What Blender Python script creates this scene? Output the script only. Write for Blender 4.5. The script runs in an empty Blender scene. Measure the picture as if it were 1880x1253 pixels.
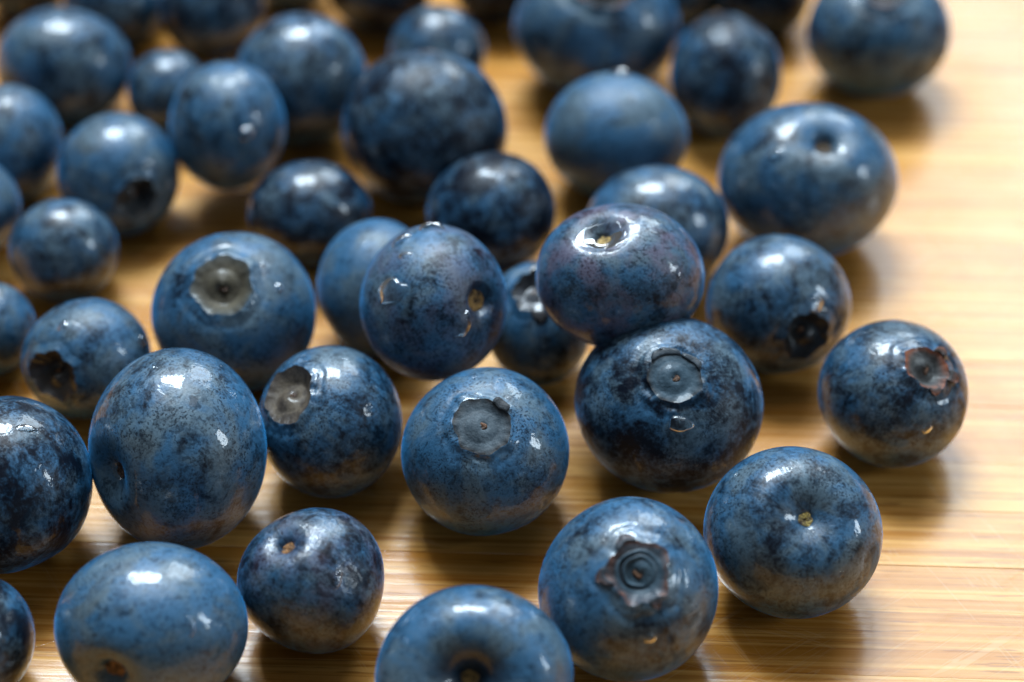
import bpy, math, random
import numpy as np

# ------------------------------------------------------------------ camera, world, lights
scene = bpy.context.scene
COL = scene.collection
MM = 0.001
PITCH = math.radians(43.0)
CX = np.array([1.0, 0, 0])
CY = np.array([0, math.sin(PITCH), math.cos(PITCH)])
CZ = np.array([0, -math.cos(PITCH), math.sin(PITCH)])      # towards the lens
cam_d = bpy.data.cameras.new('camera')
cam = bpy.data.objects.new('camera', cam_d)
COL.objects.link(cam)
cam.location = (CZ * 0.25).tolist()
cam.rotation_euler = (math.pi / 2 - PITCH, 0, 0)
cam_d.sensor_width = 36.0
cam_d.lens = 36.0 * 4750.0 / 1880.0
cam_d.clip_start = 0.01
cam_d.clip_end = 20.0
cam_d.dof.use_dof = True
cam_d.dof.focus_distance = 0.2220
cam_d.dof.aperture_fstop = 14.0
scene.camera = cam

world = bpy.data.worlds.new('World')
scene.world = world
world.use_nodes = True
bg = world.node_tree.nodes['Background']
bg.inputs['Color'].default_value = (0.92, 0.97, 1.0, 1)     # the dim room around the board
bg.inputs['Strength'].default_value = 0.09

def window_pane(name, u0, u1, v0, v1, power, color, elev=39.0, dist=1.2):
    """One pane of the window behind the board: a rectangular area lamp facing the berries."""
    e = math.radians(elev)
    d = np.array([0, math.cos(e), math.sin(e)])
    up = np.array([0, -math.sin(e), math.cos(e)])
    p = d * dist + CX * (u0 + u1) / 2 * dist + up * (v0 + v1) / 2 * dist
    l = bpy.data.lights.new(name, 'AREA')
    l.shape = 'RECTANGLE'
    l.size = (u1 - u0) * dist
    l.size_y = (v1 - v0) * dist
    l.energy = power * l.size * l.size_y
    l.color = color
    ob = bpy.data.objects.new(name, l)
    COL.objects.link(ob)
    ob.location = p.tolist()
    ob.rotation_euler = (math.radians(elev - 90), 0, 0)
    return ob
DAY = (0.73, 0.88, 1.0)
window_pane('window_pane', -0.35, -0.225, 0.26, 0.60, 128, DAY)
window_pane('window_pane', -0.205, 0.10, 0.26, 0.60, 128, DAY)
window_pane('window_pane', 0.165, 0.58, -0.22, 0.26, 27, DAY)
# a narrow second window far off to the right, seen as small glints low on the berries
side = bpy.data.lights.new('side_window', 'AREA')
side.shape = 'RECTANGLE'; side.size = 0.15; side.size_y = 0.34
side.energy = 62 * side.size * side.size_y
side.color = DAY
side_ob = bpy.data.objects.new('side_window', side)
COL.objects.link(side_ob)
side_ob.location = (1.10, -0.22, 0.50)
import mathutils
side_ob.rotation_euler = mathutils.Vector((1.10, -0.22, 0.50)).to_track_quat('Z', 'Y').to_euler()

# the pale ceiling above the table, lit by the window
ceil = bpy.data.lights.new('ceiling_bounce', 'AREA')
ceil.shape = 'RECTANGLE'; ceil.size = 1.1; ceil.size_y = 0.9
ceil.energy = 0.99 * 1.3 * math.pi * 0.36 * math.pi
ceil.color = (0.92, 0.96, 1.0)
ceil_ob = bpy.data.objects.new('ceiling_bounce', ceil)
COL.objects.link(ceil_ob)
ceil_ob.rotation_euler = (math.radians(-22), 0, 0)
ceil_ob.location = (0, 0.48, 1.10)

scene.view_settings.view_transform = 'Standard'
scene.view_settings.look = 'None'
scene.view_settings.exposure = 0.18
scene.view_settings.gamma = 1.0
scene.view_settings.use_curve_mapping = False
scene.render.engine = 'CYCLES'
scene.cycles.use_denoising = True
scene.cycles.max_bounces = 10
scene.cycles.transmission_bounces = 8
scene.cycles.caustics_refractive = True
scene.cycles.sample_clamp_indirect = 6.0

# ------------------------------------------------------------------ node helpers
class NT:
    def __init__(self, name):
        self.m = bpy.data.materials.new(name)
        self.m.use_nodes = True
        self.t = self.m.node_tree
        self.t.nodes.clear()
        self.out = self.t.nodes.new('ShaderNodeOutputMaterial')
        self.b = self.t.nodes.new('ShaderNodeBsdfPrincipled')
        self.t.links.new(self.b.outputs[0], self.out.inputs[0])
    def put(self, sock, v):
        if hasattr(v, 'is_linked'):
            self.t.links.new(v, sock)
        elif isinstance(v, (tuple, list)) and len(v) == 3 and sock.type == 'RGBA':
            sock.default_value = (*v, 1)
        else:
            sock.default_value = v
    def set(self, **kw):
        for k, v in kw.items():
            self.put(self.b.inputs[k.replace('_', ' ')], v)
    def math(self, op, a, b=0.0, c=0.0, clamp=False):
        n = self.t.nodes.new('ShaderNodeMath'); n.operation = op; n.use_clamp = clamp
        for i, v in enumerate((a, b, c)):
            self.put(n.inputs[i], v)
        return n.outputs[0]
    def vmath(self, op, a, b=(0, 0, 0)):
        n = self.t.nodes.new('ShaderNodeVectorMath'); n.operation = op
        self.put(n.inputs[0], a); self.put(n.inputs[1], b)
        return n.outputs[0]
    def noise(self, vec, scale, detail=3.0, rough=0.55, dist=0.0):
        n = self.t.nodes.new('ShaderNodeTexNoise')
        self.put(n.inputs['Vector'], vec)
        n.inputs['Scale'].default_value = scale
        n.inputs['Detail'].default_value = detail
        n.inputs['Roughness'].default_value = rough
        n.inputs['Distortion'].default_value = dist
        return n.outputs[0]
    def voronoi(self, vec, scale, feature='F1', rnd=1.0):
        n = self.t.nodes.new('ShaderNodeTexVoronoi'); n.feature = feature
        self.put(n.inputs['Vector'], vec)
        n.inputs['Scale'].default_value = scale
        n.inputs['Randomness'].default_value = rnd
        return n.outputs['Distance']
    def step(self, v, lo, hi):
        n = self.t.nodes.new('ShaderNodeMapRange'); n.interpolation_type = 'SMOOTHSTEP'
        self.put(n.inputs[0], v); self.put(n.inputs[1], lo); self.put(n.inputs[2], hi)
        return n.outputs[0]
    def mix(self, f, a, b, blend='MIX'):
        n = self.t.nodes.new('ShaderNodeMix'); n.data_type = 'RGBA'; n.blend_type = blend
        self.put(n.inputs[0], f); self.put(n.inputs[6], a); self.put(n.inputs[7], b)
        return n.outputs[2]
    def bump(self, h, strength, distance, normal=None):
        n = self.t.nodes.new('ShaderNodeBump')
        n.inputs['Strength'].default_value = strength
        n.inputs['Distance'].default_value = distance
        self.put(n.inputs['Height'], h)
        if normal is not None:
            self.put(n.inputs['Normal'], normal)
        return n.outputs[0]
    def attr(self, name, kind='GEOMETRY', out='Fac'):
        n = self.t.nodes.new('ShaderNodeAttribute'); n.attribute_name = name; n.attribute_type = kind
        return n.outputs[out]
    def rnd(self):
        return self.t.nodes.new('ShaderNodeObjectInfo').outputs['Random']

def skin_material():
    k = NT('blueberry_skin')
    sd = k.attr('seed', 'OBJECT')
    loc = k.attr('unit', 'GEOMETRY', 'Vector')               # position on the unit berry, axis along z
    off = k.t.nodes.new('ShaderNodeCombineXYZ')
    k.put(off.inputs[0], k.math('MULTIPLY', sd, 37.0)); k.put(off.inputs[1], k.math('MULTIPLY', sd, 71.0))
    k.put(off.inputs[2], k.math('MULTIPLY', sd, 13.0))
    v = k.vmath('ADD', loc, off.outputs[0])
    big = k.noise(v, 1.3, 3.0, 0.5, 0.3)
    mid = k.noise(v, 3.6, 6.0, 0.62, 0.5)
    fine = k.noise(v, 15.0, 4.0, 0.7)
    speck = k.noise(v, 34.0, 3.0, 0.65)
    # meridian scratches in the wax, running to the stem
    sep = k.t.nodes.new('ShaderNodeSeparateXYZ'); k.put(sep.inputs[0], loc)
    sepz = sep.outputs[2]
    hyp = k.math('SQRT', k.math('ADD', k.math('MULTIPLY', sep.outputs[0], sep.outputs[0]),
                                k.math('MULTIPLY', sep.outputs[1], sep.outputs[1])))
    cmb = k.t.nodes.new('ShaderNodeCombineXYZ')
    k.put(cmb.inputs[0], k.math('DIVIDE', sep.outputs[0], k.math('ADD', hyp, 0.01)))
    k.put(cmb.inputs[1], k.math('DIVIDE', sep.outputs[1], k.math('ADD', hyp, 0.01)))
    k.put(cmb.inputs[2], k.math('MULTIPLY', sep.outputs[2], 0.35))
    fib = k.noise(k.vmath('ADD', cmb.outputs[0], off.outputs[0]), 16.0, 3.0, 0.6)
    bl = k.attr('bloom', 'OBJECT')
    h = k.math('ADD', k.math('MULTIPLY', big, 0.62), k.math('MULTIPLY', mid, 1.1))
    h = k.math('ADD', h, k.math('MULTIPLY', fine, 0.62))
    h = k.math('ADD', h, k.math('MULTIPLY', fib, 0.30))
    h = k.math('ADD', k.math('SUBTRACT', h, 1.29), bl)       # bloom attr about 0.0 +- 0.2
    bloom = k.step(h, -0.24, 0.22)
    v3 = k.vmath('ADD', v, (19.1, 4.2, 7.7))
    zone = k.step(k.noise(v3, 2.6, 3.0, 0.55), 0.40, 0.58)      # where the wax is pitted
    dark = k.step(speck, 0.40, 0.49)                         # pin-prick pores through the wax
    keep = k.math('SUBTRACT', 1.0, k.math('MULTIPLY', k.math('SUBTRACT', 1.0, dark), k.math('MULTIPLY_ADD', zone, 0.55, 0.22)))
    bloom = k.math('MULTIPLY', bloom, keep)
    blot = k.step(k.noise(v3, 9.0, 4.0, 0.6, 0.4), 0.36, 0.43)  # rubbed-off flecks
    blot = k.math('SUBTRACT', 1.0, k.math('MULTIPLY', k.math('SUBTRACT', 1.0, blot), k.math('MULTIPLY_ADD', zone, -0.35, 0.60)))
    bloom = k.math('MULTIPLY', bloom, blot)
    bc = k.attr('bare_cos', 'OBJECT')                        # handled, waxless skin round the stem
    zz = k.math('ADD', k.math('MULTIPLY', sepz, -1.0), k.math('MULTIPLY', k.math('SUBTRACT', mid, 0.5), 0.12))
    bare = k.math('MULTIPLY', k.step(zz, k.math('SUBTRACT', bc, 0.05), k.math('ADD', bc, 0.05)), k.attr('bare', 'OBJECT'))
    bloom = k.math('MULTIPLY', bloom, k.math('SUBTRACT', 1.0, bare))
    hue = k.step(k.noise(v3, 1.9, 4.0, 0.6, 0.4), 0.42, 0.62)
    wax = k.mix(hue, (0.022, 0.110, 0.220), (0.076, 0.134, 0.180))
    tan = k.step(k.noise(k.vmath('ADD', v, (7.0, 45.0, 3.0)), 1.5, 4.0, 0.6, 0.3), 0.55, 0.68)
    wax = k.mix(k.math('MULTIPLY', tan, 0.5), wax, (0.072, 0.086, 0.086))
    wax = k.mix(k.math('MULTIPLY', k.attr('ruddy', 'OBJECT'), k.step(k.noise(k.vmath('ADD', v, (3.0, 31.0, 5.0)), 2.3, 5.0, 0.65), 0.40, 0.62)), wax, (0.098, 0.098, 0.155))
    red = k.math('MULTIPLY', k.step(k.noise(k.vmath('ADD', v, (3.0, 31.0, 5.0)), 2.3, 5.0, 0.65), 0.52, 0.66),
                 k.attr('ruddy', 'OBJECT'))
    flesh = k.mix(red, (0.0022, 0.0050, 0.0120), (0.026, 0.009, 0.015))
    col = k.mix(bloom, flesh, wax)
    wetn = k.noise(k.vmath('ADD', v, (51.0, 2.0, 9.0)), 1.5, 4.0, 0.6, 0.6)
    wet = k.step(k.math('ADD', wetn, k.attr('wet', 'OBJECT')), 0.475, 0.555)
    wrk = k.noise(v, 7.0, 3.0, 0.5, 0.3)
    wrk = k.math('ADD', wrk, k.math('MULTIPLY', k.attr('wrinkle', 'OBJECT'), k.noise(v, 10.0, 3.0, 0.55, 1.2)))
    k.set(Base_Color=col,
          Roughness=k.math('MULTIPLY_ADD', bloom, 0.14, 0.36),
          Specular_IOR_Level=k.math('MULTIPLY_ADD', bloom, 0.50, 0.20),
          Sheen_Weight=k.math('MULTIPLY_ADD', bloom, 0.45, 0.10), Sheen_Roughness=0.30, Sheen_Tint=(0.04, 0.42, 1.0),
          Coat_Weight=wet, Coat_Roughness=0.03, Coat_IOR=1.38)
    hb = k.math('ADD', k.math('MULTIPLY', fine, 0.6), k.math('MULTIPLY', speck, 0.35))
    hb = k.math('ADD', hb, k.math('MULTIPLY', fib, 0.35))
    n1 = k.bump(hb, 0.28, 0.00028)
    k.put(k.b.inputs['Normal'], n1)
    k.put(k.b.inputs['Coat Normal'], k.bump(k.math('MULTIPLY_ADD', wet, 0.25, k.math('MULTIPLY', wrk, 0.55)), 0.17, 0.0006))
    return k.m

def calyx_material():
    k = NT('dried_calyx')
    v = k.vmath('ADD', k.attr('unit', 'GEOMETRY', 'Vector'), k.attr('tint', 'OBJECT', 'Vector'))
    n = k.noise(v, 6.0, 6.0, 0.7)
    edge = k.attr('rim')                                     # 1 on the torn rim, 0 in the cup
    ring = k.attr('ring')
    c = k.mix(k.step(n, 0.35, 0.65), k.attr('floor_a', 'OBJECT', 'Color'), k.attr('floor_b', 'OBJECT', 'Color'))
    c = k.mix(k.math('MULTIPLY', ring, 0.85), c, (0.022, 0.013, 0.011))
    c = k.mix(k.math('MULTIPLY', edge, k.step(n, 0.30, 0.60)), c, k.attr('edge', 'OBJECT', 'Color'))
    k.set(Base_Color=c, Roughness=0.60, Specular_IOR_Level=0.35, Coat_Weight=k.attr('cup_wet', 'OBJECT'), Coat_Roughness=0.13)
    k.put(k.b.inputs['Normal'], k.bump(k.noise(v, 26.0, 4.0, 0.6), 0.4, 0.0002))
    return k.m

def scar_material():
    k = NT('stem_scar')
    v = k.vmath('MULTIPLY', k.t.nodes.new('ShaderNodeTexCoord').outputs['Object'], (1000, 1000, 1000))
    n = k.noise(v, 1.6, 5.0, 0.7)
    c = k.mix(k.step(n, 0.36, 0.62), (0.040, 0.018, 0.008), k.attr('edge', 'OBJECT', 'Color'))
    k.set(Base_Color=c, Roughness=0.5)
    k.put(k.b.inputs['Normal'], k.bump(n, 0.8, 0.0004))
    return k.m

def water_material():
    k = NT('water')
    k.set(Base_Color=(1, 1, 1), Roughness=0.0, IOR=1.33, Transmission_Weight=1.0)
    return k.m

def film_material():
    """A skin of water too thin to bend what lies beneath: it only adds its mirror reflection."""
    k = NT('water_film')
    t = k.t.nodes.new('ShaderNodeBsdfTransparent')
    g = k.t.nodes.new('ShaderNodeBsdfGlossy'); g.inputs['Roughness'].default_value = 0.03
    lw = k.t.nodes.new('ShaderNodeLayerWeight'); lw.inputs['Blend'].default_value = 0.5
    f = k.math('MULTIPLY_ADD', k.math('POWER', lw.outputs['Facing'], 5.0), 0.60, 0.025)
    m = k.t.nodes.new('ShaderNodeMixShader')
    k.put(m.inputs[0], f); k.t.links.new(t.outputs[0], m.inputs[1]); k.t.links.new(g.outputs[0], m.inputs[2])
    k.t.nodes.remove(k.b)
    k.t.links.new(m.outputs[0], k.out.inputs[0])
    return k.m

def bamboo_material():
    k = NT('bamboo')
    pos = k.t.nodes.new('ShaderNodeTexCoord').outputs['Object']
    r = k.rnd()
    off = k.t.nodes.new('ShaderNodeCombineXYZ')
    k.put(off.inputs[0], k.math('MULTIPLY', r, 3.1)); k.put(off.inputs[1], k.math('MULTIPLY', r, 1.7))
    p = k.vmath('ADD', pos, off.outputs[0])
    def streak(sx, sy, det, rough, dist=0.0):
        return k.noise(k.vmath('MULTIPLY', p, (sx, sy, sy)), 1.0, det, rough, dist)
    wide = streak(6, 560, 3, 0.55)
    thin = streak(15, 1900, 4, 0.62)
    hair = streak(55, 2300, 3, 0.55)
    blot = k.noise(k.vmath('MULTIPLY', p, (55, 95, 95)), 1.0, 4.0, 0.6)
    f = k.math('ADD', k.math('MULTIPLY', wide, 0.40), k.math('MULTIPLY', thin, 0.65))
    f = k.math('ADD', f, k.math('MULTIPLY', k.math('SUBTRACT', r, 0.5), 0.07))
    f = k.math('ADD', f, k.math('MULTIPLY', k.math('SUBTRACT', blot, 0.5), 0.18))
    f = k.step(f, 0.42, 0.65)
    c = k.mix(f, (0.48, 0.190, 0.027), (0.69, 0.350, 0.090))
    vas = k.step(hair, 0.56, 0.64)
    c = k.mix(k.math('MULTIPLY', vas, 0.50), c, (0.34, 0.110, 0.012))
    dash = k.step(streak(170, 2900, 2, 0.5), 0.62, 0.68)       # short vascular dashes
    c = k.mix(k.math('MULTIPLY', dash, 0.6), c, (0.25, 0.080, 0.010))
    # pale knife scratches
    def scratch(rot, sc, seed):
        m = k.t.nodes.new('ShaderNodeMapping')
        k.put(m.inputs['Vector'], k.vmath('ADD', pos_w, (seed, seed * 2, 0)))
        m.inputs['Rotation'].default_value = (0, 0, rot)
        w = k.noise(k.vmath('MULTIPLY', m.outputs[0], (22, 620, 1)), sc, 3.0, 0.5, 0.6)
        line = k.math('LESS_THAN', k.math('ABSOLUTE', k.math('SUBTRACT', w, 0.5)), 0.006)
        return k.math('MULTIPLY', line, k.step(k.noise(k.vmath('ADD', pos_w, (seed * 7, 0, 0)), 60.0, 2.0), 0.48, 0.60))
    pos_w = k.t.nodes.new('ShaderNodeNewGeometry').outputs['Position']
    s = k.math('MAXIMUM', scratch(1.05, 1.0, 0.7), scratch(-0.62, 0.8, 0.31))
    s = k.math('MAXIMUM', s, scratch(0.35, 0.7, 0.17))
    c = k.mix(k.math('MULTIPLY', s, 0.13), c, (0.72, 0.55, 0.34))
    damp = k.step(k.noise(pos_w, 48.0, 3.0, 0.5), 0.40, 0.62)
    rough = k.math('ADD', k.math('MULTIPLY', damp, 0.10), k.math('MULTIPLY', thin, 0.16))
    k.set(Base_Color=c, Roughness=k.math('ADD', rough, 0.10), Specular_IOR_Level=0.5)
    hb = k.math('ADD', k.math('MULTIPLY', wide, 0.12), k.math('ADD', k.math('MULTIPLY', thin, 0.35), k.math('MULTIPLY', hair, 0.12)))
    hb = k.math('SUBTRACT', hb, k.math('MULTIPLY', s, 0.15))
    k.put(k.b.inputs['Normal'], k.bump(hb, 0.40, 0.00018))
    return k.m

M_SKIN, M_CALYX, M_SCAR = skin_material(), calyx_material(), scar_material()
M_WATER, M_WOOD, M_FILM = water_material(), bamboo_material(), film_material()

# ------------------------------------------------------------------ mesh helpers
def mesh_from(name, verts, faces, mat, attrs=None, smooth=True):
    me = bpy.data.meshes.new(name)
    me.from_pydata([], [], [])
    verts = np.asarray(verts, dtype=np.float32)
    me.vertices.add(len(verts)); me.vertices.foreach_set('co', verts.ravel())
    if isinstance(faces, np.ndarray):
        n, w = faces.shape
        me.loops.add(n * w); me.loops.foreach_set('vertex_index', faces.ravel().astype(np.int32))
        me.polygons.add(n); me.polygons.foreach_set('loop_start', np.arange(0, n * w, w, dtype=np.int32))
    else:
        flat = [i for f in faces for i in f]
        me.loops.add(len(flat)); me.loops.foreach_set('vertex_index', flat)
        me.polygons.add(len(faces))
        st = np.cumsum([0] + [len(f) for f in faces[:-1]]).astype(np.int32)
        me.polygons.foreach_set('loop_start', st)
    me.update(calc_edges=True)
    me.validate()
    if smooth:
        me.shade_smooth()
    else:
        me.shade_flat()
    for an, (typ, data) in (attrs or {}).items():
        a = me.attributes.new(an, typ, 'POINT')
        a.data.foreach_set('vector' if typ == 'FLOAT_VECTOR' else 'value', np.asarray(data, dtype=np.float32).ravel())
    me.materials.append(mat)
    return me

def link(name, me, parent=None, loc=None):
    ob = bpy.data.objects.new(name, me)
    COL.objects.link(ob)
    if parent is not None:
        ob.parent = parent
    if loc is not None:
        ob.location = tuple(float(x) for x in loc)
    return ob

def grid_faces(rows, cols, wrap=True, base=0):
    r = np.arange(rows - 1)[:, None]; c = np.arange(cols if wrap else cols - 1)[None, :]
    a = r * cols + c; b = r * cols + (c + 1) % cols
    d = (r + 1) * cols + c; e = (r + 1) * cols + (c + 1) % cols
    return np.stack([a, d, e, b], -1).reshape(-1, 4) + base

# ------------------------------------------------------------------ cutting board
board = bpy.data.objects.new('cutting_board', None)
COL.objects.link(board)
board['label'] = 'wet honey brown bamboo cutting board under all the berries'
board['category'] = 'cutting board'
board.location = (0, 0, -0.018)
board.rotation_euler = (0, 0, math.radians(-2.2))
random.seed(4)

def strip_mesh(w, L=0.42, h=0.018, bev=0.00003):
    y0, y1 = -w / 2, w / 2
    prof = [(y0, 0), (y0, h - bev), (y0 + bev, h), (y1 - bev, h), (y1, h - bev), (y1, 0)]
    v = [(-L / 2, y, z) for y, z in prof] + [(L / 2, y, z) for y, z in prof]
    f = [[i, (i + 1) % 6, (i + 1) % 6 + 6, i + 6] for i in range(6)] + [[5, 4, 3, 2, 1, 0], [6, 7, 8, 9, 10, 11]]
    return mesh_from('bamboo_strip', v, f, M_WOOD, smooth=False)
widths = [0.0052, 0.0061, 0.0068, 0.0075]
strips = [strip_mesh(w) for w in widths]
y = -0.10
while y < 0.125:
    i = random.randrange(4)
    w = widths[i]
    s = link('bamboo_strip', strips[i], board, (random.uniform(-0.02, 0.02), y + w / 2, random.uniform(-0.000008, 0.000008)))
    s.rotation_euler = (math.radians(random.gauss(0, 0.08)), 0, 0)
    y += w + 0.000006

# ------------------------------------------------------------------ berries: centre and half-axes in millimetres
BERRIES = {
    1: (-46.86, 35.35, 6.45, 7.31, 6.40, 6.51),
    2: (-43.69, 48.83, 4.97, 5.23, 5.05, 4.88),
    3: (-32.62, 46.99, 5.35, 5.61, 5.44, 5.25),
    4: (-21.97, 32.32, 6.90, 7.02, 7.08, 6.70),
    5: (-36.00, 32.85, 5.08, 4.22, 4.44, 4.11),
    6: (-28.55, 21.88, 9.10, 5.80, 6.45, 5.82),
    7: (-51.00, 22.83, 5.83, 5.53, 6.08, 5.52),
    8: (-53.96, 12.60, 6.48, 5.47, 5.26, 5.10),
    9: (-39.41, 18.29, 5.97, 6.11, 6.11, 5.81),
    10: (-43.63, 7.64, 5.10, 5.31, 5.20, 4.99),
    11: (-49.83, -3.14, 4.65, 4.84, 4.74, 4.55),
    12: (-39.58, -8.37, 5.49, 5.81, 5.56, 5.40),
    13: (-26.10, -3.95, 7.28, 7.65, 7.39, 7.14),
    14: (-29.30, -23.00, 8.46, 7.76, 8.90, 7.91),
    15: (-44.11, -26.65, 7.63, 7.59, 7.87, 7.34),
    16: (-45.94, -42.45, 5.83, 6.25, 5.88, 5.76),
    17: (-29.98, -42.09, 6.92, 7.86, 6.86, 6.99),
    18: (-16.75, -36.45, 6.14, 6.32, 6.27, 5.98),
    19: (-3.18, -47.74, 7.29, 8.01, 7.30, 7.27),
    20: (9.81, -38.62, 7.41, 7.48, 7.62, 7.17),
    21: (23.83, -31.75, 7.15, 7.43, 7.29, 6.99),
    22: (-2.41, -22.08, 7.17, 7.23, 7.37, 6.94),
    23: (-16.25, -17.88, 6.54, 6.46, 6.75, 6.28),
    24: (-7.09, -8.10, 12.34, 6.70, 7.04, 6.53),
    25: (-12.96, 0.80, 6.31, 5.81, 6.64, 5.91),
    26: (2.46, -3.43, 5.62, 5.03, 5.95, 4.28),
    27: (9.72, -8.35, 15.61, 7.66, 6.68, 6.13),
    28: (14.09, -16.70, 7.85, 8.22, 7.98, 7.46),
    29: (25.27, -2.08, 6.61, 6.73, 6.78, 6.42),
    30: (34.79, -13.84, 6.57, 6.84, 6.69, 6.43),
    31: (29.07, 14.96, 7.73, 8.83, 7.64, 7.82),
    32: (14.08, 9.19, 6.29, 7.01, 6.27, 6.31),
    33: (10.52, 23.30, 6.62, 7.36, 6.56, 6.60),
    34: (-2.03, 11.06, 7.07, 6.35, 5.87, 5.80),
    35: (-20.03, 12.79, 5.33, 6.08, 5.28, 5.40),
    36: (-8.75, 23.00, 7.94, 8.25, 8.09, 7.76),
    37: (8.79, 40.78, 7.55, 8.85, 7.40, 7.72),
    38: (22.20, 33.77, 6.37, 5.81, 6.72, 5.95),
    39: (39.05, 40.83, 6.81, 7.42, 6.84, 6.77),
    40: (-14.58, 51.43, 5.52, 5.98, 5.56, 5.48),
    41: (-8.01, 39.89, 4.99, 5.11, 5.11, 4.85),
    42: (-1.50, 53.62, 5.58, 5.71, 5.71, 5.42),
    43: (27.49, 51.22, 5.23, 5.26, 5.38, 5.05),
    44: (-24.72, 55.91, 4.57, 4.48, 4.73, 4.37),
    45: (19.36, 52.90, 4.48, 4.21, 4.69, 4.23),
    46: (-53.88, 53.99, 4.74, 4.94, 4.82, 4.64),
    47: (-38.96, 56.67, 4.63, 4.73, 4.73, 4.50),
}
GROUP = 'loose washed blueberries on the bamboo board'

def lump(d, rng, amp, freqs=(1.6, 2.7, 4.1)):
    o = np.zeros(len(d))
    for q, f in enumerate(freqs):
        for _ in range(4):
            kv = rng.normal(size=3); kv *= f / np.linalg.norm(kv)
            o += amp / (q + 1) * 0.5 * np.sin(d @ kv + rng.uniform(0, 6.28))
    return o

def frame_from(axis, roll):
    z = np.asarray(axis, float); z /= np.linalg.norm(z)
    t = np.array([0.0, 1.0, 0.0]) if abs(z[1]) < 0.9 else np.array([1.0, 0, 0])
    x = np.cross(t, z); x /= np.linalg.norm(x); y = np.cross(z, x)
    c, s = math.cos(roll), math.sin(roll)
    return np.stack([x * c + y * s, -x * s + y * c, z], 1)   # columns

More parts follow.
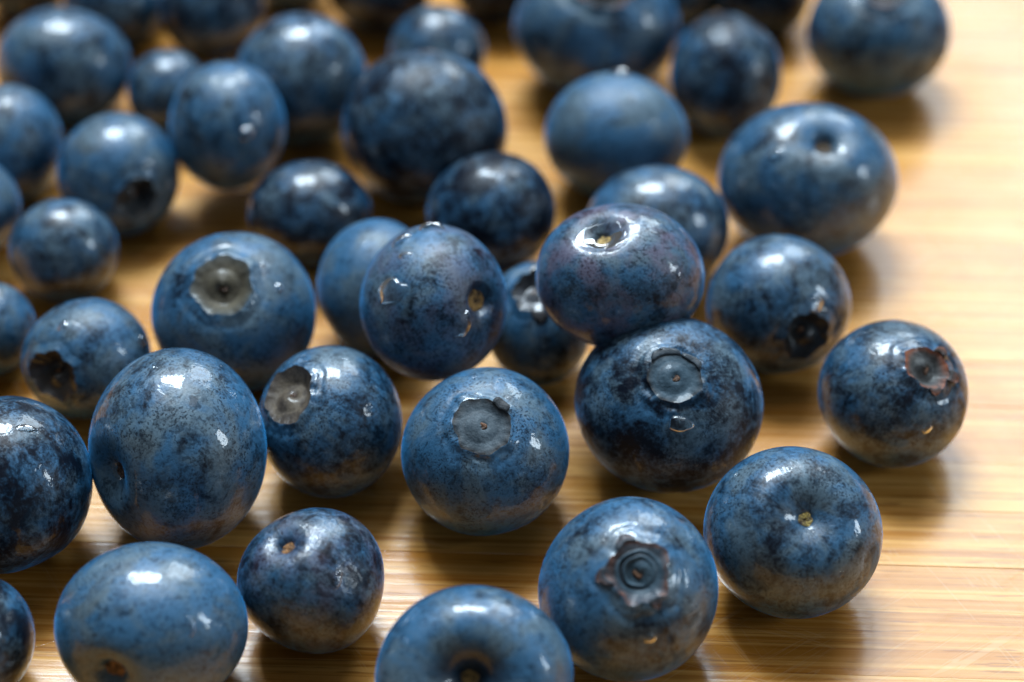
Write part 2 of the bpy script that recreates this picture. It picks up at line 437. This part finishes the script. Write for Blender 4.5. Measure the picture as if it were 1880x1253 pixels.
INFO = {}
def berry(i, label, face=None, off=None, a=0.36, depth=0.16, roll=0.0, bloom=0.0, wet=0.0, ruddy=0.0,
          floor=((0.055, 0.055, 0.050), (0.11, 0.105, 0.09)), edge=(0.10, 0.045, 0.025), cup_wet=0.2, rings=0.0,
          jag=0.09, lobes=(), dimple=0.10, dimple_w=0.30, scar=0.10, scar_col=(0.30, 0.17, 0.05), n=None, lumps=0.024, crease=0.0, pit=0.45, hump=0.010, bare=(0.0, 0.3), crumple=0.0, lobed=0.25):
    """face: 'calyx' or 'stem' end turned to us; off: where that end shows on the disc, in half-widths."""
    c = np.array(BERRIES[i][:3]) * MM
    s = np.array(BERRIES[i][3:]) * MM
    rng = np.random.default_rng(100 + i)
    if face:
        fx, fy = off
        nz = math.sqrt(max(0.02, 1 - fx * fx - fy * fy))
        axis = np.array([fx, fy, nz])
        if face == 'stem':
            axis = -axis
    else:
        axis = np.array([rng.normal() * 0.45, -1.0, 0.30 + 0.1 * rng.normal()])
        dimple = 0.05
        roll = rng.uniform(0, 6.28)
    R = frame_from(axis, roll)
    W = np.stack([CX, CY, CZ], 1)
    base = c - np.array([0, 0, 1]) * np.sqrt(((s * np.array([0, math.sin(math.pi / 2 - 0), 0])) ** 2).sum()) * 0
    hgt = math.sqrt((s[1] * CY[2]) ** 2 + (s[2] * CZ[2]) ** 2)
    base = c - np.array([0, 0, hgt])
    def place(u):
        return (((u @ R.T) * s) @ W.T) + (c - base)
    N, Mr = n or (96, 72)
    has_cal = face == 'calyx'
    ph = np.linspace(0, 2 * math.pi, N, endpoint=False)
    jp = rng.uniform(0, 6.28, 6)
    star = 0.5 + 0.5 * np.cos(5 * ph + jp[0])
    thr = a * (1 + jag * lobed * (2 * star ** 2 - 0.8) + jag * (1 - lobed) * (np.sin(2 * ph + jp[5]) + 0.7 * np.sin(7 * ph + jp[4])) + jag * 0.45 * np.sin(3 * ph + jp[1]) + jag * 0.22 * np.sin(11 * ph + jp[2])
               + jag * 0.14 * np.sin(19 * ph + jp[3]))
    if not has_cal:
        thr = np.full(N, 0.02)
    t = np.linspace(0, 1, Mr)
    tt = t ** 1.25 if has_cal else t                          # rows crowd near the rim
    th = thr[None, :] + (math.pi - 0.012 - thr[None, :]) * tt[:, None]
    phg = np.broadcast_to(ph, th.shape)
    d = np.stack([np.sin(th) * np.cos(phg), np.sin(th) * np.sin(phg), np.cos(th)], -1).reshape(-1, 3)
    thf = th.ravel()
    low = lambda dd: lump(dd, np.random.default_rng(500 + i), lumps)
    def rho(dd, tf):
        r = 1 + low(dd)
        if has_cal:
            r = r - 0.05 * np.exp(-(tf / 0.62) ** 2)
        else:
            r = r - 0.06 * np.exp(-(tf / 0.35) ** 2)
        q = math.pi - tf
        r = r - dimple * np.exp(-(q / dimple_w) ** 2) - pit * scar * np.exp(-(q / (scar * 1.3)) ** 6)
        return r
    r = rho(d, thf)
    if has_cal:
        prox = (th - thr[None, :]).ravel()
        wob = 1 + 0.35 * np.sin(7 * phg.ravel() + jp[4]) + 0.2 * np.sin(16 * phg.ravel() + jp[5])
        if crumple:
            r = r + crumple * lump(d, np.random.default_rng(900 + i), 1.0, (14.0, 21.0, 33.0)) * np.exp(-((prox - 0.055) / 0.06) ** 2)
        r = r + 0.018 * wob * np.exp(-(prox / 0.055) ** 2) - 0.012 * np.exp(-((prox - 0.16) / 0.05) ** 2)
    u = d * r[:, None]
    vs = place(u)
    skin_attr = {'unit': ('FLOAT_VECTOR', d)}
    F = grid_faces(Mr, N)
    faces = F.tolist() + [list(range((Mr - 1) * N, Mr * N))[::-1]]
    if not has_cal:
        faces.append(list(range(N)))
    sm = mesh_from('blueberry_skin', vs, faces, M_SKIN, skin_attr)
    if face:
        root = bpy.data.objects.new('blueberry', None)
        COL.objects.link(root); root.location = base.tolist()
        root.empty_display_size = 0.003
        sk = link('skin', sm, root)
    else:
        root = sk = link('blueberry', sm, None, base)
    root['label'] = label; root['category'] = 'blueberry'; root['group'] = GROUP
    for kk, vv in (('seed', float(i) * 0.613 % 5.0), ('bloom', bloom), ('wet', wet), ('ruddy', ruddy), ('wrinkle', crease), ('bare', bare[0]), ('bare_cos', math.cos(bare[1]))):
        sk[kk] = float(vv)
    INFO[i] = (c, s, root, sk)

    def dress(o):
        o['floor_a'] = tuple(floor[0]); o['floor_b'] = tuple(floor[1]); o['edge'] = tuple(edge)
        o['cup_wet'] = float(cup_wet); o['tint'] = (i * 1.7, i * 0.9, 0.0)
    if has_cal:
        K = 30
        rimr = r[:N]
        tr = np.linspace(1, 0.004, K)
        ft = np.clip((tr - 0.78) / 0.22, 0, 1)[:, None]
        thc = (thr[None, :] * ft + (thr.min() * 0.6 + thr.mean() * 0.4) * (1 - ft)) * tr[:, None]
        pc = np.broadcast_to(ph, thc.shape)
        dc = np.stack([np.sin(thc) * np.cos(pc), np.sin(thc) * np.sin(pc), np.cos(thc)], -1)
        x = tr[:, None]
        wall = 1 - np.clip((x - 0.66) / 0.34, 0, 1) ** 1.6
        prof = depth * wall * (1 + 0.45 * np.sin(pc + jp[3]))
        if rings:
            xw = x + 0.03 * np.sin(2 * pc + jp[0]) + 0.015 * np.sin(5 * pc + jp[1])
            am = 0.55 + 0.45 * np.sin(pc - 0.6)
            prof = prof - rings * am * (np.exp(-((xw - 0.74) / 0.045) ** 2) * 0.7 + np.exp(-((xw - 0.52) / 0.05) ** 2))
        prof = prof - hump * np.exp(-((x - 0.30) / 0.22) ** 2) + 0.018 * np.exp(-(x / 0.12) ** 2)
        prof = prof + 0.003 * np.sin(7 * pc + jp[2] + 6 * x) * np.clip(x - 0.35, 0, 1)
        fx_ = np.clip((x - 0.72) / 0.28, 0, 1) ** 1.5
        fill = rimr[None, :] * fx_ + rimr.mean() * (1 - fx_)
        rc = fill - np.where(x < 1, prof, 0)
        uc = (dc * rc[..., None]).reshape(-1, 3)
        rimv = np.exp(-((1 - x) / 0.10) ** 2) * np.ones_like(thc)
        xv = x + 0.03 * np.sin(2 * pc + jp[0]) + 0.015 * np.sin(5 * pc + jp[1])
        ringv = (np.exp(-((xv - 0.63) / 0.055) ** 2) + np.exp(-((xv - 0.85) / 0.06) ** 2)) * (0.62 + 0.38 * np.sin(pc - 0.6))
        fc = grid_faces(K, N).tolist() + [list(range((K - 1) * N, K * N))[::-1]]
        cm = mesh_from('calyx', place(uc), fc, M_CALYX, {'unit': ('FLOAT_VECTOR', uc), 'rim': ('FLOAT', rimv),
                       'ring': ('FLOAT', np.clip(ringv, 0, 1) * (1.0 if rings else 0.2))})
        cal = link('calyx', cm, root); dress(cal)
        # the dried style in the middle of the cup
        q = np.linspace(0, 2 * math.pi, 14, endpoint=False)
        zc = rc[-1].mean()
        rings_ = []
        for rr, hh in ((0.062, -0.012), (0.055, 0.014), (0.034, 0.022), (0.015, 0.010)):
            w = 1 + 0.16 * np.sin(3 * q + jp[1])
            rings_.append(np.stack([rr * w * np.cos(q), rr * w * np.sin(q), np.full(14, zc + hh)], -1))
        us = np.concatenate(rings_)
        fs = grid_faces(4, 14).tolist() + [list(range(42, 56))]
        fs = [f[::-1] for f in fs[:-1]] + [fs[-1]]
        st = link('style_scar', mesh_from('style_scar', place(us), fs, M_SCAR), cal)
        st['edge'] = (0.16, 0.07, 0.03)
        # curled dry sepals left on the rim: (angle, length, width, lift)
        for (la, ll, lw, lift) in lobes:
            G = 7; Hh = 6
            pts = []
            kc = int(round(la / (2 * math.pi) * N)) % N
            for side in (0, 1):
                for e in range(Hh):
                    f = e / (Hh - 1)
                    for g in range(G):
                        h = (g / (G - 1) - 0.5) * 2
                        wv = lw * (1 - f ** 2) ** 0.6 + 0.03
                        p_ = la + h * wv
                        kk = int(round(p_ / (2 * math.pi) * N)) % N
                        rag = 0.10 * math.sin(h * 9 + la * 7) + 0.06 * math.sin(h * 17 + la)
                        tl = thr[kk] - 0.015 + f * ll * (1 + rag)
                        rr = float(rimr[kk]) + lift * math.sin(f * 1.9) + 0.012 - side * 0.020
                        pts.append((rr * math.sin(tl) * math.cos(p_), rr * math.sin(tl) * math.sin(p_), rr * math.cos(tl)))
            pts = np.array(pts)
            A = grid_faces(Hh, G, False); B = grid_faces(Hh, G, False, Hh * G)[:, ::-1]
            bd = [g for g in range(G)] + [e * G + G - 1 for e in range(1, Hh)] + \
                 [(Hh - 1) * G + g for g in range(G - 2, -1, -1)] + [e * G for e in range(Hh - 2, 0, -1)]
            off_ = Hh * G
            side_f = [[bd[z], bd[(z + 1) % len(bd)], bd[(z + 1) % len(bd)] + off_, bd[z] + off_] for z in range(len(bd))]
            lm = mesh_from('calyx_lobe', place(pts), A.tolist() + B.tolist() + side_f, M_CALYX,
                           {'unit': ('FLOAT_VECTOR', pts), 'rim': ('FLOAT', np.tile(np.repeat(np.linspace(0.0, 0.7, Hh), G), 2)),
                            'ring': ('FLOAT', np.full(len(pts), 0.55))})
            dress(link('calyx_lobe', lm, cal))
    elif face == 'stem':
        q = np.linspace(0, 2 * math.pi, 28, endpoint=False)
        qq = np.linspace(0.0, 0.6, 200)
        rq = rho(np.stack([np.sin(qq), 0 * qq, -np.cos(qq)], 1), math.pi - qq)
        kq = int(np.argmax(rq * np.sin(qq) > scar * 0.80))
        zb = float(rq[kq] * math.cos(qq[kq])) - 0.012
        pts = []
        prof = ((1.18, -0.030), (1.02, 0.020), (0.80, 0.034), (0.55, 0.018), (0.30, 0.030), (0.10, 0.008))
        for rr, hh in prof:
            w = 1 + 0.10 * np.sin(3 * q + jp[0]) + 0.06 * np.sin(7 * q + jp[1])
            hj = hh + 0.010 * np.sin(5 * q + jp[2] + rr * 9)
            pts.append(np.stack([scar * rr * w * np.cos(q), scar * rr * w * np.sin(q), -(zb + hj)], -1))
        pts = np.concatenate(pts)
        fs = [f[::-1] for f in grid_faces(len(prof), 28).tolist()] + [list(range((len(prof) - 1) * 28, len(prof) * 28))]
        fs = [f[::-1] for f in fs]
        sc = link('stem_scar', mesh_from('stem_scar', place(pts), fs, M_SCAR), root)
        sc['edge'] = tuple(scar_col)
    return root

HI = (224, 150)
MD = (144, 100)
OLIVE = ((0.040, 0.034, 0.022), (0.105, 0.088, 0.056))
BLACK = ((0.008, 0.010, 0.012), (0.028, 0.032, 0.036))
SLATE = ((0.022, 0.050, 0.074), (0.050, 0.092, 0.125))
TAN = ((0.026, 0.044, 0.060), (0.074, 0.100, 0.120))
RUST = (0.13, 0.045, 0.020)

berry(1, 'large berry with a broad white sheen in the back left corner', bloom=0.02, wet=0.0)
berry(2, 'dim blue berry cut by the top edge, directly behind the large back left corner berry', bloom=0.0)
berry(3, 'dark greyish berry at the top edge, third from the left corner', bloom=-0.13)
berry(4, 'large blurred berry with a small square glint, right of the tilted upright oval berry', bloom=0.0, wet=0.1)
berry(5, 'small bright-topped berry half hidden behind the upright oval berry', bloom=0.0, wet=0.2)
berry(6, 'upright oval berry propped on its neighbours with one round water bead', bloom=0.08, wet=0.0, n=MD)
berry(7, 'berry at the left edge just below the large corner berry', bloom=0.05, wet=0.0)
berry(8, 'sliver of a bright blue berry at the left edge, second up from the dark-holed berry', bloom=0.1, wet=0.0)
berry(9, 'squarish blurred berry with a dark calyx hole low on its right side', 'calyx', (0.42, -0.48), a=0.36, depth=0.22,
      floor=BLACK, edge=(0.02, 0.03, 0.04), bloom=0.10, wet=0.1, n=MD, roll=0.5)
berry(10, 'small round berry with a cracked white glint below the squarish blurred berry', bloom=0.0, wet=0.2, n=MD)
berry(11, 'half berry cut by the left edge beside the berry with a torn black calyx', bloom=0.05, wet=0.0)
berry(12, 'berry with a torn gaping black calyx facing lower left', 'calyx', (-0.44, -0.28), a=0.44, depth=0.24, jag=0.10,
      floor=((0.010, 0.009, 0.009), (0.034, 0.031, 0.028)), edge=(0.03, 0.02, 0.018), rings=0.02, cup_wet=0.6, bloom=0.06, wet=0.05, n=HI, roll=0.2)
berry(13, 'large berry with an open olive calyx cup holding a bright pool of water', 'calyx', (-0.05, 0.37), a=0.40, depth=0.15, jag=0.06,
      floor=OLIVE, edge=(0.05, 0.06, 0.06), hump=0.0, cup_wet=0.6, bloom=0.12, wet=-0.05, n=HI, roll=0.9, crumple=0.008)
berry(14, 'tall egg-shaped berry with a window glint on top, largest of the left front', 'stem', (-0.74, -0.24), dimple=0.24, dimple_w=0.30, scar=0.085,
      scar_col=(0.20, 0.12, 0.08), bloom=0.07, wet=0.14, n=HI, lumps=0.014, roll=0.3)
berry(15, 'big speckled berry cut by the left edge beside the tall egg-shaped berry', bloom=-0.1, wet=0.0, n=HI)
berry(16, 'dark berry cut by the bottom left corner', bloom=-0.10, wet=0.05, n=MD)
berry(17, 'pale blue berry at the bottom left with a ringed stem hole near its base', 'stem', (-0.33, -0.50), dimple=0.17, dimple_w=0.24, bare=(0.35, 0.26), scar=0.125, pit=0.5,
      scar_col=(0.36, 0.17, 0.05), bloom=0.17, wet=0.12, n=HI, roll=1.2)
berry(18, 'small wrinkled shiny berry with a brown stem hole at upper left', 'stem', (-0.38, 0.61), dimple=0.18, dimple_w=0.24, scar=0.105, pit=0.8,
      scar_col=(0.34, 0.15, 0.04), bloom=-0.05, wet=0.22, ruddy=0.5, n=HI, lumps=0.045, roll=0.8, crease=2.2)
berry(19, 'front berry cut by the bottom edge with a deep dark dimple and tan stem scar', 'stem', (-0.05, 0.07), dimple=0.70, dimple_w=0.54, bare=(0.75, 0.52), scar=0.10,
      scar_col=(0.46, 0.30, 0.09), bloom=0.12, wet=0.16, n=HI, roll=0.1)
berry(20, 'front berry with a star-shaped ringed brown calyx', 'calyx', (0.07, 0.30), a=0.35, depth=0.10, jag=0.085, lobed=1.0, rings=0.055, crumple=0.006,
      floor=SLATE, edge=RUST, cup_wet=0.1, bloom=0.08, wet=0.06, n=HI, roll=0.45,
      lobes=((1.55, 0.10, 0.34, -0.014), (2.85, 0.11, 0.28, 0.0), (4.75, 0.13, 0.15, 0.0)))
berry(21, 'rounded front berry on the right with a yellow stem scar in a shallow dimple', 'stem', (0.14, 0.27), dimple=0.29, dimple_w=0.38, bare=(0.28, 0.40), scar=0.09,
      scar_col=(0.50, 0.36, 0.09), bloom=0.05, wet=0.1, n=HI, roll=0.6)
berry(22, 'speckled berry in the front middle with a flat grey-brown calyx disc and torn edge', 'calyx', (-0.03, 0.36), a=0.36, depth=0.06, jag=0.06, crumple=0.020,
      floor=TAN, edge=(0.016, 0.012, 0.011), cup_wet=0.0, bloom=0.13, wet=0.05, n=HI, roll=0.0,
      lobes=((0.85, 0.11, 0.30, 0.035),))
berry(23, 'berry right of the egg-shaped one with a tan open calyx on its upper left side', 'calyx', (-0.58, 0.43), a=0.42, depth=0.14, jag=0.06,
      floor=((0.045, 0.032, 0.022), (0.130, 0.100, 0.068)), edge=(0.05, 0.036, 0.030), cup_wet=0.35, bloom=0.02, wet=0.13, n=HI, roll=0.7, crumple=0.014)
berry(24, 'dull round berry stacked on top with water drops and a stem hole on its right', 'stem', (0.66, 0.02), dimple=0.10, dimple_w=0.26, bare=(0.5, 0.36), scar=0.15, pit=0.75,
      scar_col=(0.40, 0.22, 0.06), bloom=0.08, wet=-0.10, ruddy=0.5, n=HI, roll=0.0)
berry(25, 'smooth pale berry peeking out on the left behind the stacked dull berry', bloom=0.2, wet=-0.12, n=MD)
berry(26, 'narrow view of a berry with a notched calyx, wedged between the two stacked berries', 'calyx', (-0.08, 0.56), a=0.42, depth=0.16,
      floor=((0.02, 0.022, 0.026), (0.05, 0.055, 0.065)), edge=(0.02, 0.02, 0.02), cup_wet=0.7, bloom=0.06, wet=0.0, n=MD, roll=0.4,
      lobes=((4.6, 0.2, 0.4, 0.02), (1.2, 0.12, 0.3, 0.02)))
berry(27, 'shiny purplish berry stacked on top with water pooled round its stem dimple', 'stem', (-0.26, 0.62), dimple=0.24, dimple_w=0.28, scar=0.085, pit=0.8,
      scar_col=(0.55, 0.36, 0.10), bloom=0.08, wet=0.12, ruddy=1.0, n=HI, roll=0.2)
berry(28, 'dark berry beneath the purplish stacked berry with a crumpled round calyx', 'calyx', (0.01, 0.32), a=0.29, depth=0.045, jag=0.035, hump=0.018, crumple=0.028,
      floor=SLATE, edge=(0.016, 0.013, 0.012), cup_wet=0.2, bloom=-0.09, wet=-0.08, n=HI, roll=0.3,
      lobes=((0.5, 0.07, 0.45, 0.012), (1.6, 0.08, 0.55, 0.016)))
berry(29, 'berry right of the purplish stacked one with a black calyx hollow near its base', 'calyx', (0.33, -0.50), a=0.38, depth=0.22,
      floor=BLACK, edge=(0.012, 0.012, 0.014), cup_wet=0.4, bloom=0.0, wet=0.1, n=HI, roll=0.2)
berry(30, 'rightmost berry on the board with a rust-edged calyx', 'calyx', (0.35, 0.37), a=0.33, depth=0.13, jag=0.08,
      floor=((0.025, 0.028, 0.030), (0.075, 0.078, 0.075)), edge=(0.26, 0.070, 0.025), cup_wet=0.1, bloom=-0.02, wet=0.1, n=HI, roll=0.2,
      lobes=((0.55, 0.10, 0.25, 0.03), (5.7, 0.14, 0.25, 0.03), (4.6, 0.09, 0.22, 0.02)))
berry(31, 'largest back right berry with a small dark stem hole on top', 'stem', (0.15, 0.48), dimple=0.17, dimple_w=0.30, scar=0.11, pit=1.2,
      scar_col=(0.10, 0.06, 0.02), bloom=0.08, wet=0.12, n=MD, roll=0.4)
berry(32, 'glossy berry peeking out directly behind the purplish stacked berry', bloom=0.0, wet=0.2, n=MD)
berry(33, 'pale flattened berry just left of the largest back right berry', bloom=0.24, wet=-0.1, n=MD)
berry(34, 'dark low berry behind the gap between the two stacked berries', bloom=-0.16, wet=-0.03, n=MD)
berry(35, 'small dark berry with a sharp rectangular window glint', bloom=-0.13, wet=0.4, n=MD)
berry(36, 'largest back middle berry with two white glints on top', bloom=-0.09, wet=0.07, n=MD)
berry(37, 'big mottled berry with a rusty calyx at the top edge beside the wood gap', 'calyx', (0.12, 0.46), a=0.34, depth=0.14,
      floor=BLACK, edge=RUST, bloom=0.08, wet=0.0, n=MD, roll=0.9)
berry(38, 'upright berry with a smooth white cap behind the big stem-hole berry', bloom=-0.05, wet=0.0)
berry(39, 'lone berry at the top right corner of the pile against bare wood', 'calyx', (0.0, 0.60), a=0.33, depth=0.14,
      floor=BLACK, edge=(0.10, 0.04, 0.03), bloom=0.04, wet=-0.1, n=MD, roll=0.9)
berry(40, 'dark blue berry at the top edge above the largest back middle berry', bloom=-0.16, wet=0.0)
berry(41, 'small berry with a round white glint tucked behind the largest back middle berry', bloom=-0.02, wet=0.12)
berry(42, 'nearly black berry at the top edge above the bare wood gap', bloom=-0.2, wet=-0.1)
berry(43, 'dark berry at the top edge behind the white-capped upright berry', bloom=-0.16, wet=-0.1)
berry(44, 'sliver of berry at the top edge, left of the dark blue one', bloom=-0.02)
berry(45, 'sliver of berry at the top edge just right of the big mottled berry', bloom=-0.05)
berry(46, 'added filler berry darkening the very top left corner', bloom=-0.12)  # invented berry, added to block light and keep the corner dark
berry(47, 'added filler berry at the top edge, darkening the gap between two others', bloom=-0.12)  # filler put behind the back row so the gap stays dark

# ------------------------------------------------------------------ water drops on the berries
def drop(i, fx, fy, rx, ry, rot, h, label, seed=0, tail=0.0):
    """A dome of water lying on berry i. fx, fy: place on its disc; rx, ry, h in millimetres."""
    c, s, root, sk = INFO[i]
    if h > 0.12:
        rx, ry, h = rx * 1.3, ry * 1.3, h * (1.5 if rx > 0.5 else 0.9)
    rng = np.random.default_rng(seed + i * 17)
    nz = math.sqrt(max(0.01, 1 - fx * fx - fy * fy))
    u = np.array([fx, fy, nz])
    W = np.stack([CX, CY, CZ], 1)
    nl = u / s; nl /= np.linalg.norm(nl)
    nrm = W @ nl
    p0 = c + W @ (u * s)
    tx = W @ np.array([math.cos(rot), math.sin(rot), 0.0]); tx -= nrm * (tx @ nrm); tx /= np.linalg.norm(tx)
    ty = np.cross(nrm, tx)
    dg = bpy.context.evaluated_depsgraph_get()
    Nn, K = 36, 12
    ph = np.linspace(0, 2 * math.pi, Nn, endpoint=False)
    edge = 1 + 0.10 * np.sin(2 * ph + rng.uniform(0, 6)) + 0.08 * np.sin(3 * ph + rng.uniform(0, 6)) + 0.05 * np.sin(5 * ph + rng.uniform(0, 6))
    edge = edge + tail * np.exp(-((np.angle(np.exp(1j * ph))) / 0.45) ** 2)
    me = sk.data
    from mathutils.bvhtree import BVHTree
    if not hasattr(drop, 'cache'):
        drop.cache = {}
    if i not in drop.cache:
        co = np.empty(len(me.vertices) * 3, dtype=np.float32); me.vertices.foreach_get('co', co)
        co = co.reshape(-1, 3) + np.array(root.location)
        drop.cache[i] = BVHTree.FromPolygons((co * 1000).tolist(), [tuple(p.vertices) for p in me.polygons])
    bvh = drop.cache[i]
    tops, bots = [], []
    for rr in np.linspace(1, 0.0, K)[:-1].tolist() + [0.03]:
        for q in range(Nn):
            e = edge[q] * rr
            p = p0 + tx * (rx * MM * e * math.cos(ph[q])) + ty * (ry * MM * e * math.sin(ph[q]))
            o_ = (p + nrm * 0.004) * 1000
            hit = bvh.ray_cast(o_.tolist(), (-nrm).tolist())[0]
            sp = np.array(hit) / 1000 if hit is not None else p
            tops.append(sp + nrm * h * MM * (1 - rr ** 2.2) ** 0.62 - nrm * 0.00002)
            bots.append(sp - nrm * 0.00006)
    V = np.array(tops + bots) - p0
    A = grid_faces(K, Nn)
    nT = K * Nn
    f = A.tolist() + [list(range((K - 1) * Nn, nT))[::-1]]
    f += (A[:, ::-1] + nT).tolist() + [list(range(nT + (K - 1) * Nn, 2 * nT))]
    f += [[q, (q + 1) % Nn, (q + 1) % Nn + nT, q + nT] for q in range(Nn)]
    ob = link('water_drop', mesh_from('water_drop', V, f, M_WATER if min(rx, ry) > 0.42 else M_FILM), None, p0)
    ob['label'] = label; ob['category'] = 'water drop'; ob['group'] = 'water drops clinging to the berries'

drop(24, -0.03, 0.93, 0.85, 0.45, 0.0, 0.42, 'bead of water on the very top of the dull stacked berry', 1)
drop(24, -0.43, 0.76, 0.62, 0.38, 0.9, 0.36, 'slanted water drop with a tail near the upper left rim of the dull stacked berry', 2, tail=0.5)
drop(24, -0.36, 0.58, 0.50, 0.34, -0.3, 0.22, 'small flat water drop below the slanted one on the dull stacked berry', 3)
drop(24, -0.56, 0.13, 1.30, 0.85, 0.15, 0.20, 'wide flat water patch on the left face of the dull stacked berry', 4, tail=0.15)
drop(24, 0.40, -0.30, 0.55, 1.00, -0.35, 0.28, 'curved drop with a bright streak below the stem hole of the dull stacked berry', 5)
drop(27, -0.08, 0.42, 0.95, 0.36, 0.35, 0.20, 'thin run of water below the stem dimple of the purplish stacked berry', 6)
drop(27, -0.26, 0.60, 2.5, 1.5, 0.25, 0.10, 'clear pool of water filling the stem dimple of the purplish stacked berry', 30)
drop(27, 0.66, -0.08, 0.40, 0.26, 0.9, 0.18, 'tiny drop on the right flank of the purplish stacked berry', 7)
drop(28, 0.42, 0.88, 0.42, 0.30, -0.5, 0.26, 'round water bead at the upper right of the crumpled-calyx berry', 8)
drop(28, 0.07, -0.20, 0.85, 0.55, 0.1, 0.26, 'hooked water drop under the calyx of the crumpled-calyx berry', 9)
drop(28, 0.24, -0.62, 0.30, 0.24, 0.0, 0.20, 'small glinting drop low on the crumpled-calyx berry', 10)
drop(6, 0.42, -0.17, 0.62, 0.55, 0.0, 0.30, 'round bead on the upright oval berry', 11)
drop(12, -0.22, 0.55, 0.45, 0.35, 0.0, 0.26, 'small bead above the torn black calyx', 12)
drop(12, 0.90, 0.30, 0.45, 0.40, 0.0, 0.40, 'bead on the right rim of the torn black calyx berry', 13)
drop(15, 0.36, 0.66, 0.72, 0.34, 0.25, 0.18, 'flat drop on the upper shoulder of the speckled left edge berry', 14)
drop(15, 0.02, 0.40, 0.55, 0.42, -0.5, 0.30, 'bright drop beside the left edge on the speckled berry', 15)
drop(23, 0.42, -0.32, 0.28, 0.72, -0.45, 0.16, 'short bright streak on the front of the tan-calyx berry', 17)
drop(20, 0.18, -0.42, 0.42, 0.38, 0.3, 0.22, 'glinting three-cornered drop below the star calyx', 18)
drop(21, 0.47, -0.42, 0.34, 0.26, 0.9, 0.20, 'small drop at lower right of the yellow-scar berry', 20)
drop(17, 0.52, 0.10, 0.34, 0.62, 0.0, 0.14, 'pale oval drop on the right of the pale blue bottom left berry', 21)
drop(30, 0.30, -0.47, 0.36, 0.36, 0.0, 0.18, 'small ring-shaped drop below the rust-edged calyx', 22)
drop(33, 0.05, 0.93, 0.8, 0.55, 0.0, 0.45, 'bead on the top outline of the pale flattened berry', 31)
drop(29, 0.42, 0.0, 0.62, 0.62, 0.0, 0.16, 'flat shiny drop above the black calyx hollow', 23)
drop(23, 0.25, 0.84, 0.40, 0.24, 0.2, 0.22, 'tiny bead near the top of the tan-calyx berry', 40)
drop(14, -0.22, 0.80, 0.42, 0.26, -0.5, 0.22, 'tiny bead high on the left shoulder of the egg-shaped berry', 42)
drop(28, 0.58, -0.30, 0.22, 0.34, 0.3, 0.18, 'small upright drop on the right flank of the crumpled-calyx berry', 43)
drop(19, -0.72, 0.45, 0.36, 0.30, 0.3, 0.20, 'small bead on the left shoulder of the deep-dimpled front berry', 44)
drop(18, 0.38, 0.10, 0.34, 0.60, -0.5, 0.16, 'short streak on the right side of the small wrinkled berry', 45)
drop(31, -0.42, 0.28, 0.70, 0.45, 0.2, 0.26, 'bright bead on the upper left of the largest back right berry', 46)
drop(13, 0.62, 0.30, 0.45, 0.35, 0.4, 0.24, 'bead on the right shoulder of the olive-cup berry', 47)
drop(27, 0.30, -0.38, 0.30, 0.24, 0.4, 0.18, 'tiny drop low on the front of the purplish stacked berry', 48)

# ------------------------------------------------------------------ thin pools of water left on the board
def pool(x, y, pts, label, seed, h=0.10):
    rng = np.random.default_rng(seed)
    Nn, K = 64, 10
    ph = np.linspace(0, 2 * math.pi, Nn, endpoint=False)
    e = np.ones(Nn)
    for q in range(2, 7):
        e += 0.22 / q * np.sin(q * ph + rng.uniform(0, 6.28))
    V = []
    for rr in np.linspace(1, 0.03, K):
        for q in range(Nn):
            V.append((pts[0] * MM * e[q] * rr * math.cos(ph[q]), pts[1] * MM * e[q] * rr * math.sin(ph[q]),
                      h * MM * (1 - rr ** 2) - 0.00002))
    n = len(V)
    V += [(a, b, -0.0001) for a, b, _ in V[:Nn]]
    A = grid_faces(K, Nn)
    f = [list(t) for t in A] + [list(range((K - 1) * Nn, K * Nn))[::-1]]
    f += [[q, (q + 1) % Nn, (q + 1) % Nn + n, q + n] for q in range(Nn)] + [list(range(n, n + Nn))]
    ob = link('water_pool', mesh_from('water_pool', V, f, M_FILM), None, (x * MM, y * MM, 0.0))
    ob['label'] = label; ob['category'] = 'puddle'; ob['group'] = 'thin pools of water on the board'
pool(-16.0, -24.5, (7.0, 4.0), 'thin film of water at the foot of the tan-calyx berry', 1)
pool(-16.2, -39.5, (5.4, 4.6), 'thin film of water at the foot of the small wrinkled berry', 2)
pool(-41.0, -34.0, (8.0, 5.5), 'thin film of water under the speckled left edge berry', 3)
pool(8.0, -25.5, (6.0, 4.5), 'thin film of water in front of the crumpled-calyx berry', 4)
